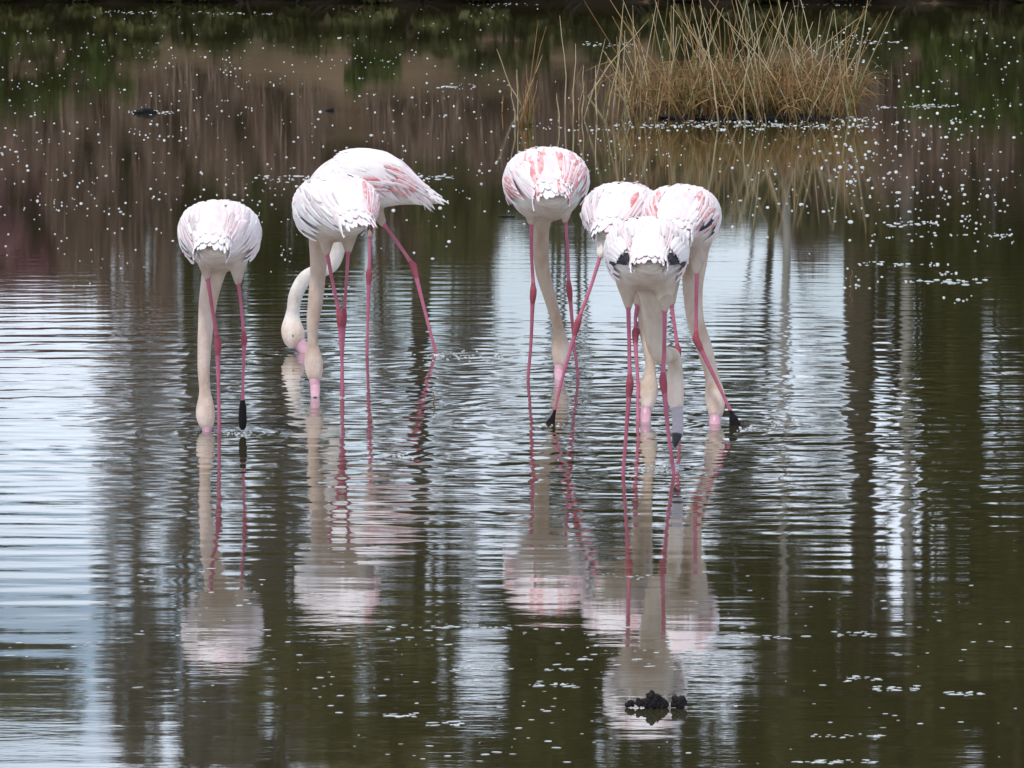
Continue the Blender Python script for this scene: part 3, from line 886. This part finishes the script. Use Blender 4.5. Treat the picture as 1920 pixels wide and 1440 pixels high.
flamingo('lone flamingo in the middle with coral feathers fanned over its rump', (1030, 711),
    dict(cx=1025, top=281, width=158, yaw=93, pitch=-9, show=patch(-1, -.10, -.17, 14, 74, 17, 'cccb', .10, .020, 0, 14) + patch(-1, -.13, -.19, 20, 70, 6, 'wb', .09, .016) + patch(1, -.02, -.12, 84, 100, 8, 'ccb', .09, .018, 4, 16) + patch(1, -.13, -.19, 8, 40, 4, 'cb')),
    [dict(pts=[(996, 408, 0), (1000, 545, -.03), (990, 712, 0)], inner=(992, 345, .02)),
     dict(pts=[(1060, 402, 0), (1067, 540, -.02), (1084, 710, .02)], inner=(1062, 340, .02), r=.92)],
    [(1020, 350, .13, 40), (1014, 405, .15, 22), (1013, 450, .15, 17), (1018, 510, .14, 14.5), (1032, 560, .13, 12.5), (1043, 600, .12, 11), (1047, 616, .11, 11), (1049, 634, .10, 15), (1051, 655, .09, 18), (1051, 678, .08, 15), (1050, 688, .07, 11)],
    [(1050, 680, .08, 11), (1049, 690, .07, 9.5), (1048, 699, .06, 9.5), (1048, 712, .02, 8), (1048, 722, -.03, 5), (1048, 725, -.05, 2)],
    picker(.18, coral=[(-1, .42, 1, .15, .85, .8), (1, .5, .9, .0, .35, .5), (1, .1, .5, .85, 1.1, .7)], coral2=[(0, .4, 1, .2, 1, .4)]), seed=14, hem=98, neck_col=np.array((.47, .37, .29)))  # darkest neck tone, dirt with the neck's shade painted in

flamingo('rearmost flamingo of the right-hand trio, stretching a leg far out to the left', (1112, 793),
    dict(cx=1166, top=347, width=150, yaw=78, pitch=-7, dy=.42, show=patch(1, -.06, -.18, 20, 90, 12, 'bbwg') + patch(-1, -.1, -.18, 30, 80, 6, 'cbb')),
    [dict(pts=[(1128, 472, .12), (1084, 603, .02), (1034, 795, 0)], inner=(1142, 425, .3), foot='toe', toes=[(1026, 795, .007, .009), (1036, 796, .008, .009)], r=.92),
     dict(pts=[(1196, 562, .32), (1191, 622, .28), (1196, 786, .05)], inner=(1190, 425, .4), r=.95)],
    [(1200, 410, .52, 34), (1205, 470, .45, 22), (1208, 560, .36, 17), (1214, 640, .26, 12), (1220, 690, .2, 10.5), (1218, 706, .18, 14), (1217, 735, .14, 18), (1214, 758, .12, 14), (1212, 768, .11, 11)],
    [(1213, 760, .12, 12), (1211, 770, .11, 10.5), (1210, 783, .09, 10.5), (1210, 796, .05, 9), (1210, 806, .0, 5), (1210, 809, -.03, 2)],
    picker(.4, coral2=[(0, .3, 1, .3, 1, .5)]), seed=15, hem=100, neck_col=np.array((.52, .42, .34)))

flamingo('flamingo behind the nearest one, with coral wing edges and a black foot trailing right', (1330, 798),
    dict(cx=1277, top=351, width=147, yaw=84, pitch=-7, dy=.20, show=patch(1, -.07, -.15, 30, 88, 12, 'ccbb', .08, .02) + patch(-1, -.07, -.15, 30, 90, 13, 'ccbb', .08, .02) + patch(-1, -.11, -.17, 30, 80, 5, 'w', .08, .02) + [(-1, -.12, 92, 4, .10, .022, 'k'), (-1, -.13, 97, 2, .09, .02, 'k')]),
    [dict(pts=[(1307, 502, .08), (1305, 636, .0), (1379, 790, 0)], inner=(1312, 440, .2), foot='toe', toes=[(1378, 800, .013, .013), (1386, 800, .012, .012), (1372, 796, .010, .010)]),
     dict(pts=[(1258, 562, .14), (1271, 655, .10), (1275, 795, .03)], inner=(1265, 440, .2), r=.95)],
    [(1296, 415, .30, 42), (1302, 480, .28, 27), (1299, 540, .26, 20), (1304, 600, .22, 17), (1320, 650, .19, 16), (1331, 690, .16, 14), (1337, 715, .14, 15.5), (1341, 745, .11, 20), (1342, 772, .09, 15.5), (1341, 782, .08, 12)],
    [(1342, 774, .09, 12.5), (1341, 785, .08, 11), (1340, 798, .06, 11), (1340, 812, .02, 9), (1340, 822, -.02, 5), (1340, 825, -.05, 2)],
    picker(.2, coral=[(0, .35, .8, .55, .95, .6)], coral2=[(0, .2, 1, .35, 1, .6)]), seed=16, neck_col=np.array((.60, .49, .41)))

flamingo('nearest flamingo, black flight feathers showing and its grey black-tipped bill just raised', (1216, 890),
    dict(cx=1213, top=412, width=157, yaw=90, short_tail=True, pitch=-12, bill_col=(0.44, 0.40, 0.44), bill_black=0.60,
         show=patch(1, -.1, -.17, 20, 80, 8, 'bbwg') + patch(-1, -.1, -.17, 20, 80, 8, 'bbwg') + [(g, t, a, an, .058, .030, 'k', .027) for g in (-1, 1) for (t, a, an) in ((-.105, 108, -4), (-.12, 106, -6), (-.135, 104, -6), (-.15, 102, -6), (-.165, 101, -6), (-.18, 100, -6), (-.195, 98, -6), (-.21, 95, -8), (-.222, 90, -8), (-.228, 80, -8))] + [(g, t, a, an, .075, .034, 'w', .030) for g in (-1, 1) for (t, a, an) in ((-.11, 98, 4), (-.125, 91, 4), (-.14, 83, 2), (-.155, 74, 0), (-.16, 62, 0))]),
    [dict(pts=[(1178, 566, 0), (1181, 718, -.03), (1168, 895, 0)], inner=(1176, 505, .02)),
     dict(pts=[(1246, 572, 0), (1243, 712, -.02), (1263, 886, .02)], inner=(1244, 510, .02), r=1.0)],
    [(1218, 490, .10, 42), (1222, 550, .13, 25), (1225, 600, .14, 21), (1230, 645, .14, 19.5), (1240, 668, .16, 17), (1254, 664, .20, 15), (1263, 668, .24, 14), (1266, 690, .26, 15), (1265, 720, .26, 18), (1267, 748, .25, 17), (1269, 768, .24, 12)],
    [(1268, 758, .245, 13), (1270, 772, .24, 11), (1271, 792, .235, 10.5), (1270, 812, .225, 10.5), (1267, 828, .21, 7), (1266, 838, .20, 2.5)],
    picker(.22, coral2=[(0, .4, .8, .2, .7, .35)]), seed=17, neck_col=np.array((.60, .52, .44)))

# ------------------------------------------------------------------ rush clump and stems
def stalk_mesh(L, r, bend, m, seg=4):
    n = 6
    pts = [Vector((bend * L * (i / (n - 1)) ** 2 + math.sin(i * 2.1) * .006 * L, 0, L * (i / (n - 1)) * (1 - .25 * bend * bend * i / (n - 1)))) for i in range(n)]
    v, f = tube(pts, [r * (1 - .75 * i / (n - 1)) for i in range(n)], seg)
    me = bpy.data.meshes.new('stem')
    me.from_pydata([tuple(x) for x in v], [], f)
    me.polygons.foreach_set('use_smooth', [True] * len(f))
    me.materials.append(m); me.update()
    return me
STALKS = [stalk_mesh(1.0, .0075, b_, m) for m in (M_STRAW, M_STRAW2, M_STRAW3, M_STRAWG) for b_ in (0.02, .10, .30)]

def stem(root, px, base_y, tip_px, tip_y, dd, mesh_i=None, thick=1.0):
    """one rush stem from a base point in the water to a tip point"""
    d = dist(base_y) + dd
    p0 = P(px, base_y, d); p0.z = -0.02
    p1 = P(tip_px, tip_y, d)
    ax = p1 - p0
    L = ax.length
    z = (ax + Vector((0, random.uniform(-.18, .18) * L, 0))).normalized()
    a = random.uniform(0, 6.28)
    x = Vector((math.cos(a), math.sin(a), 0)); x = (x - z * x.dot(z)).normalized()
    y = z.cross(x)
    if mesh_i is None:
        mesh_i = random.choice((0, 1, 1, 3, 3, 4, 4, 5, 6, 7, 9))
    o = link(bpy.data.objects.new('stem', STALKS[mesh_i]), root)
    p = p0 - root.location
    o.matrix_basis = Matrix(((x.x, y.x, z.x, p.x), (x.y, y.y, z.y, p.y), (x.z, y.z, z.z, p.z), (0, 0, 0, 1))) @ Matrix.Diagonal((thick, thick, L, 1))
    return o

c = PW(1410, 222); c.z = 0
rush = empty('rush_clump', c, 'large clump of dry golden rushes standing in the water behind the flamingos', 'rushes')
for i in range(230):
    u_ = random.random()
    bx = 1185 + 420 * u_ + random.uniform(-12, 12)
    lean = (bx - 1400) / 230 * 16 + random.gauss(0, 58)
    hgt = random.choice((random.uniform(150, 245), random.uniform(110, 200), random.uniform(60, 150)))
    if bx > 1600 or bx < 1200: hgt *= .75
    stem(rush, bx, 216 + random.uniform(-16, 12), min(bx + lean * hgt / 170, 1665), max(216 - hgt, -12), random.uniform(-.35, .35), thick=random.uniform(.6, 1.15))
# bent and broken blades that make the tangled lower half
s = Soup(); s2 = Soup(); s3 = Soup()
for i in range(1150):
    bx = random.gauss(1400, 100); bx = min(max(bx, 1190), 1600)
    d = dist(216 + random.uniform(-14, 10)) + random.uniform(-.5, .5)
    p0 = P(bx, 220, d); p0.z = random.uniform(-.02, .10)
    a = random.uniform(0, 6.28); L = random.uniform(.12, .42); h = random.uniform(.10, .36)
    dx, dy = math.cos(a) * L, math.sin(a) * L * .6
    p1 = p0 + Vector((dx * .4, dy * .4, h)); p2 = p0 + Vector((dx, dy, h * random.uniform(.1, 1.1)))
    r = random.uniform(.003, .006)
    random.choice((s, s2, s2, s3)).add(*tube([p - c for p in (p0, p0.lerp(p1, .5) + Vector((0, 0, .02)), p1, p1.lerp(p2, .55) + Vector((0, 0, .01)), p2)], [r, r, r * .9, r * .7, r * .3], 3))  # brown blades get a double share, their colour stands in for shaded gaps
for q, m in ((s, M_STRAW), (s2, M_STRAW3), (s3, M_STRAWG)):
    tag(mesh_obj('tangled_blades', q.v, q.f, m, rush), kind='stuff')
bm = bmesh.new()       # dark root mass the rushes grow from
bmesh.ops.create_icosphere(bm, subdivisions=4, radius=1)
for v in bm.verts:
    q = v.co
    k_ = 1 + .22 * math.sin(q.x * 9 + q.y * 4) * math.sin(q.y * 7 - q.z * 3) + .1 * math.sin(q.x * 23) * math.sin(q.z * 19 + q.y * 13)
    v.co = Vector((q.x * .70 * k_, q.y * .30 * k_, q.z * .034 * k_))
me = bpy.data.meshes.new('root_mat'); bm.to_mesh(me); bm.free()
me.polygons.foreach_set('use_smooth', [True] * len(me.polygons)); me.materials.append(M_MUD)
link(bpy.data.objects.new('root_mat', me), rush)

c = PW(987, 232); c.z = 0
tuft = empty('rush_tuft', c, 'small tuft of dry rushes at the left end, leaning stems above it', 'rushes')
for (bx, by, tx, ty, mi) in [(972, 235, 1002, 100, 4), (975, 238, 1028, 50, 6), (972, 236, 970, 130, 3), (978, 234, 1000, 138, 1), (985, 235, 1006, 35, 7), (976, 205, 918, 240, 1), (982, 200, 915, 102, 4),
                             (990, 234, 1004, 150, 0), (995, 235, 990, 120, 6), (968, 236, 962, 165, 3), (982, 236, 975, 150, 9), (992, 236, 998, 165, 9), (1000, 234, 1008, 145, 1), (984, 236, 986, 160, 0), (988, 237, 980, 170, 6),
                             (975, 237, 966, 175, 7), (996, 236, 1003, 178, 10), (941, 212, 944, 178, 7)]:
    stem(tuft, bx, by, tx, ty, 0, mi, 1.0)
c = PW(1100, 228); c.z = 0
row = empty('rush_row', c, 'loose row of single thin rush stems between the tuft and the large clump', 'rushes')
for (bx, by, tx, ty, mi) in [(1060, 215, 1070, 30, 4), (1074, 232, 1076, 82, 3), (1068, 200, 1072, 118, 7), (1092, 222, 1098, 122, 3), (1094, 222, 1145, 72, 4), (1114, 218, 1124, 110, 1), (1100, 180, 1200, 25, 4), (1140, 225, 1148, 120, 6),
                             (1148, 225, 1168, 0, 3), (1150, 222, 1166, 30, 0), (1158, 226, 1180, 70, 1), (1128, 232, 1140, 150, 9), (1165, 222, 1205, 100, 4), (1172, 226, 1174, 120, 3), (1180, 225, 1210, 15, 7), (1186, 224, 1208, 12, 4), (1190, 222, 1230, 0, 3), (1060, 190, 1012, 200, 1), (1140, 172, 1230, 128, 1), (1186, 225, 1196, 60, 6), (1120, 226, 1112, 120, 4), (1134, 228, 1160, 95, 3), (1105, 230, 1108, 150, 10), (1085, 232, 1080, 150, 1), (1176, 222, 1150, 60, 4), (1160, 228, 1190, 130, 10), (1144, 230, 1138, 165, 6), (1050, 234, 1046, 175, 3)]:
    stem(row, bx, by, tx, ty, random.uniform(-.1, .1), mi, 1.0)

# ------------------------------------------------------------------ mud lumps, drift and twigs
def lump(name, label, cat, blobs, base_y, group=None):
    """blobs: (px, top py, r px) - knobbly lumps standing in the water at row base_y"""
    d = dist(base_y); u = px_m(d)
    c = PW(blobs[0][0], base_y); c.z = 0
    bm = bmesh.new()
    for (px, py, r) in blobs:
        p = P(px, py, d) - c
        res = bmesh.ops.create_icosphere(bm, subdivisions=3, radius=r * u)
        for v in res['verts']:
            q = v.co / (r * u)
            k_ = 1 + .20 * math.sin(q.x * 7 + px) * math.sin(q.z * 8 + py) + .16 * math.sin(q.x * 15 + q.z * 13 + px) + random.uniform(-.07, .07)
            v.co = v.co * k_ + p + Vector((0, random.uniform(-1, 1) * u, 0))
    me = bpy.data.meshes.new(name); bm.to_mesh(me); bm.free()
    tmp = bpy.data.objects.new(name, me); col.objects.link(tmp)
    rm = tmp.modifiers.new('r', 'REMESH'); rm.mode = 'VOXEL'; rm.voxel_size = max(.0016, u * 1.1)
    dg = bpy.context.evaluated_depsgraph_get()
    me2 = bpy.data.meshes.new_from_object(tmp.evaluated_get(dg))
    bpy.data.objects.remove(tmp)
    me2.name = name
    me2.materials.clear(); me2.materials.append(M_MUD)
    o = link(bpy.data.objects.new(name, me2)); o.location = c
    return tag(o, label, cat, group)
lump('mud_clod', 'large knobbly black mud clod with a tapering left arm in the foreground water', 'mud clod',
     [(1226, 1318, 14), (1220, 1306, 9), (1232, 1309, 9), (1243, 1316, 8), (1210, 1318, 9), (1198, 1319, 7), (1197, 1313, 5), (1183, 1319, 7), (1176, 1322, 5), (1222, 1299, 5), (1240, 1323, 9), (1249, 1321, 6)], 1327)
lump('mud_clod', 'small round black mud clod right beside the larger one', 'mud clod',
     [(1272, 1316, 11), (1265, 1309, 6), (1279, 1311, 7), (1276, 1321, 10), (1264, 1320, 7), (1284, 1317, 5)], 1327)
lump('drift_lump', 'low dark lump of drift with pale foam along it, at the far left', 'drift',
     [(270, 209, 7), (260, 210, 5), (282, 208, 6), (290, 211, 4), (251, 211, 3), (276, 206, 4)], 213)
lump('drift_lump', 'tiny dark drift speck behind the side-on flamingo', 'drift', [(618, 206, 3), (623, 205, 3.5), (612, 207, 2)], 208)
lump('drift_lump', 'thin dark drift specks left of the lone middle flamingo', 'drift', [(935, 406, 1.8), (938, 406, 2.2), (942, 405, 2.0), (946, 406, 2.6), (951, 406, 1.8), (955, 406, 2.0), (959, 406, 1.7), (963, 406, 2.2)], 407)

def twig(label, pts, base_y):
    d = dist(base_y); c = PW(pts[0][0], base_y); c.z = 0
    q = [P(a, b_, d) - c for a, b_ in pts]
    v, f = tube(q, [.0028, .0024, .0018, .001][:len(q)], 5)
    o = mesh_obj('twig', v, f, M_STRAW3); o.location = c
    tag(o, label, 'twig')
twig('short curved brown twig sticking out of the water below the side-on flamingo', [(812, 758), (815, 746), (812, 736), (808, 732)], 756)
twig('thin reddish twig with a bend standing in the water at the right', [(1597, 540), (1594, 522), (1599, 512), (1596, 506)], 538)

# ------------------------------------------------------------------ foam flecks
def fleck_mesh(seed, tall):
    r_ = random.Random(seed)
    v = [(0, 0, tall)]
    n = 7
    ro = [r_.uniform(.65, 1.1) for _ in range(n)]
    for i in range(n):
        a = 6.2832 * i / n
        v.append((math.cos(a) * ro[i] * .6, math.sin(a) * ro[i] * .6, tall * .75))
    for i in range(n):
        a = 6.2832 * i / n
        v.append((math.cos(a) * ro[i], math.sin(a) * ro[i], -.05))
    f = []
    for i in range(n):
        j = (i + 1) % n
        f.append((0, 1 + i, 1 + j)); f.append((1 + i, 1 + n + i, 1 + n + j, 1 + j))
    return v, f
FLECK = []
for sd in range(4):
    v, f = fleck_mesh(sd, .55)
    me = bpy.data.meshes.new('foam_fleck'); me.from_pydata(v, [], f); me.materials.append(M_FOAM); me.polygons.foreach_set('use_smooth', [True] * len(f)); me.update()
    FLECK.append(me)
spots = []      # px, py, radius m, height factor
def scatter(n, x0, x1, y0, y1, r0, r1, fac=1.0, clump=0):
    if clump:
        cs = [(random.uniform(x0, x1), random.uniform(y0, y1)) for _ in range(clump)]
        for i in range(n):
            q = random.choice(cs)
            spots.append((q[0] + random.gauss(0, (x1 - x0) * .05), q[1] + random.gauss(0, (y1 - y0) * .05), random.uniform(r0, r1) ** 1, fac))
    else:
        for i in range(n):
            spots.append((random.uniform(x0, x1), random.uniform(y0, y1), r0 + (r1 - r0) * random.random() ** 2.2, fac))
scatter(110, 1540, 1910, 40, 400, .007, .022, clump=22)
scatter(200, 1560, 1915, 60, 420, .006, .021)
scatter(160, 0, 1915, 40, 470, .005, .015, clump=60)
scatter(130, 1340, 1915, 220, 400, .006, .017)
scatter(60, 1500, 1915, 380, 570, .006, .013, clump=9)
scatter(300, 0, 950, 60, 400, .006, .018)
scatter(60, 0, 330, 250, 480, .006, .014)
scatter(90, 0, 620, 120, 360, .006, .015, clump=14)
scatter(120, 0, 1000, 15, 200, .006, .013, clump=24)
scatter(50, 820, 1180, 150, 330, .006, .014)
scatter(160, 960, 1640, 222, 246, .006, .019)
scatter(60, 950, 1300, 255, 330, .006, .014)
scatter(90, 60, 900, 330, 560, .004, .009, clump=16)
for (x0, x1, y, n) in [(820, 890, 163, 26), (1090, 1200, 84, 40), (190, 300, 24, 34), (360, 520, 25, 36), (880, 1010, 8, 30), (1490, 1640, 8, 40), (1700, 1790, 199, 40), (1575, 1700, 78, 30), (240, 325, 211, 34),
                       (640, 790, 332, 30), (740, 850, 332, 26), (470, 640, 332, 22), (1180, 1640, 236, 130), (1290, 1420, 227, 40), (1640, 1680, 200, 14), (1540, 1640, 223, 30), (1650, 1760, 420, 26), (1700, 1900, 440, 22), (1600, 1760, 495, 30), (1690, 1850, 527, 36), (480, 620, 338, 16)]:
    for i in range(n):
        spots.append((random.uniform(x0, x1), y + random.gauss(0, 2.2), random.uniform(.006, .015), .6))
# thin flat flecks in the foreground
scatter(240, 0, 1900, 1060, 1435, .003, .010, .22, clump=34)
scatter(90, 600, 1900, 1100, 1435, .003, .010, .22)
for (x0, x1, y, n) in [(730, 990, 1176, 30), (1360, 1480, 1194, 22), (1560, 1640, 1188, 20), (1770, 1840, 1301, 26), (1640, 1720, 1290, 22), (1580, 1660, 1274, 16), (1515, 1650, 1380, 18), (1490, 1640, 1429, 34), (720, 780, 1342, 16), (800, 870, 1358, 14), (990, 1080, 1284, 20), (1020, 1070, 1256, 12), (850, 960, 1255, 18), (1120, 1240, 1082, 16)]:
    for i in range(n):
        spots.append((random.uniform(x0, x1), y + random.gauss(0, 2.5), random.uniform(.003, .010), .22))
spots = [q for q in spots if -20 < q[0] < 1940 and 6 < q[1] < 1445]
spots.sort(key=lambda q: -q[2] / dist(q[1]))
def fleck_label(px, py):
    if py > 1000:
        z = 'right half' if px > 1300 else 'middle' if px > 650 else 'left half'
        return f'thin flat white foam fleck on the dark foreground water, {z}', 'foam flecks on the foreground water'
    if px > 1560: return 'small white foam fleck on the dark water right of the rush clump', 'foam flecks right of the rushes'
    if px > 940: return 'small white foam fleck on the water in front of the rushes', 'foam flecks by the rushes'
    return 'small white foam fleck on the brown water beyond the left flamingos', 'foam flecks on the far left water'
rest = Soup()
for i, (px, py, r, fac) in enumerate(spots):
    p = PW(px, py); p.z = 0.001
    r *= .66
    sx, sy = r * random.uniform(.8, 1.5), r * random.uniform(.8, 1.6)
    fac *= random.uniform(.5, 1.0)
    if fac < .5: sx *= random.uniform(1.0, 2.6)
    if i < 280:
        o = link(bpy.data.objects.new('foam_fleck', random.choice(FLECK)))
        o.location = p; o.rotation_euler = (0, 0, random.uniform(-.4, .4)); o.scale = (sx, sy, r * fac * 1.6)
        lb, g = fleck_label(px, py)
        tag(o, lb, 'foam fleck', g)
    else:
        v, f = fleck_mesh(random.randint(0, 40), .55)
        rest.add([(p.x + a * sx, p.y + b_ * sy, p.z + c_ * r * fac * 1.6) for a, b_, c_ in v], f)
# froth stirred up round the bills and feet
def froth(px, py, n, wx, wy, r0=.0025, r1=.006):
    for i in range(n):
        p = PW(px + random.gauss(0, wx), py + random.gauss(0, wy)); p.z = .001
        r = random.uniform(r0, r1)
        v, f = fleck_mesh(random.randint(0, 40), .55)
        rest.add([(p.x + a * r * 1.4, p.y + b_ * r, p.z + c_ * r) for a, b_, c_ in v], f)
froth(1262, 876, 60, 14, 4); froth(1230, 882, 50, 38, 5); froth(456, 812, 30, 16, 4); froth(860, 668, 26, 30, 5); froth(925, 672, 18, 14, 4); froth(990, 712, 14, 10, 2)
froth(755, 855, 16, 12, 3); froth(643, 745, 10, 6, 3); froth(1400, 804, 12, 12, 3); froth(1030, 797, 14, 14, 2); froth(820, 666, 10, 10, 2)
tag(mesh_obj('foam', rest.v, rest.f, M_FOAM), kind='stuff')
print('flecks', len(spots), 'objects', len(sc.objects))
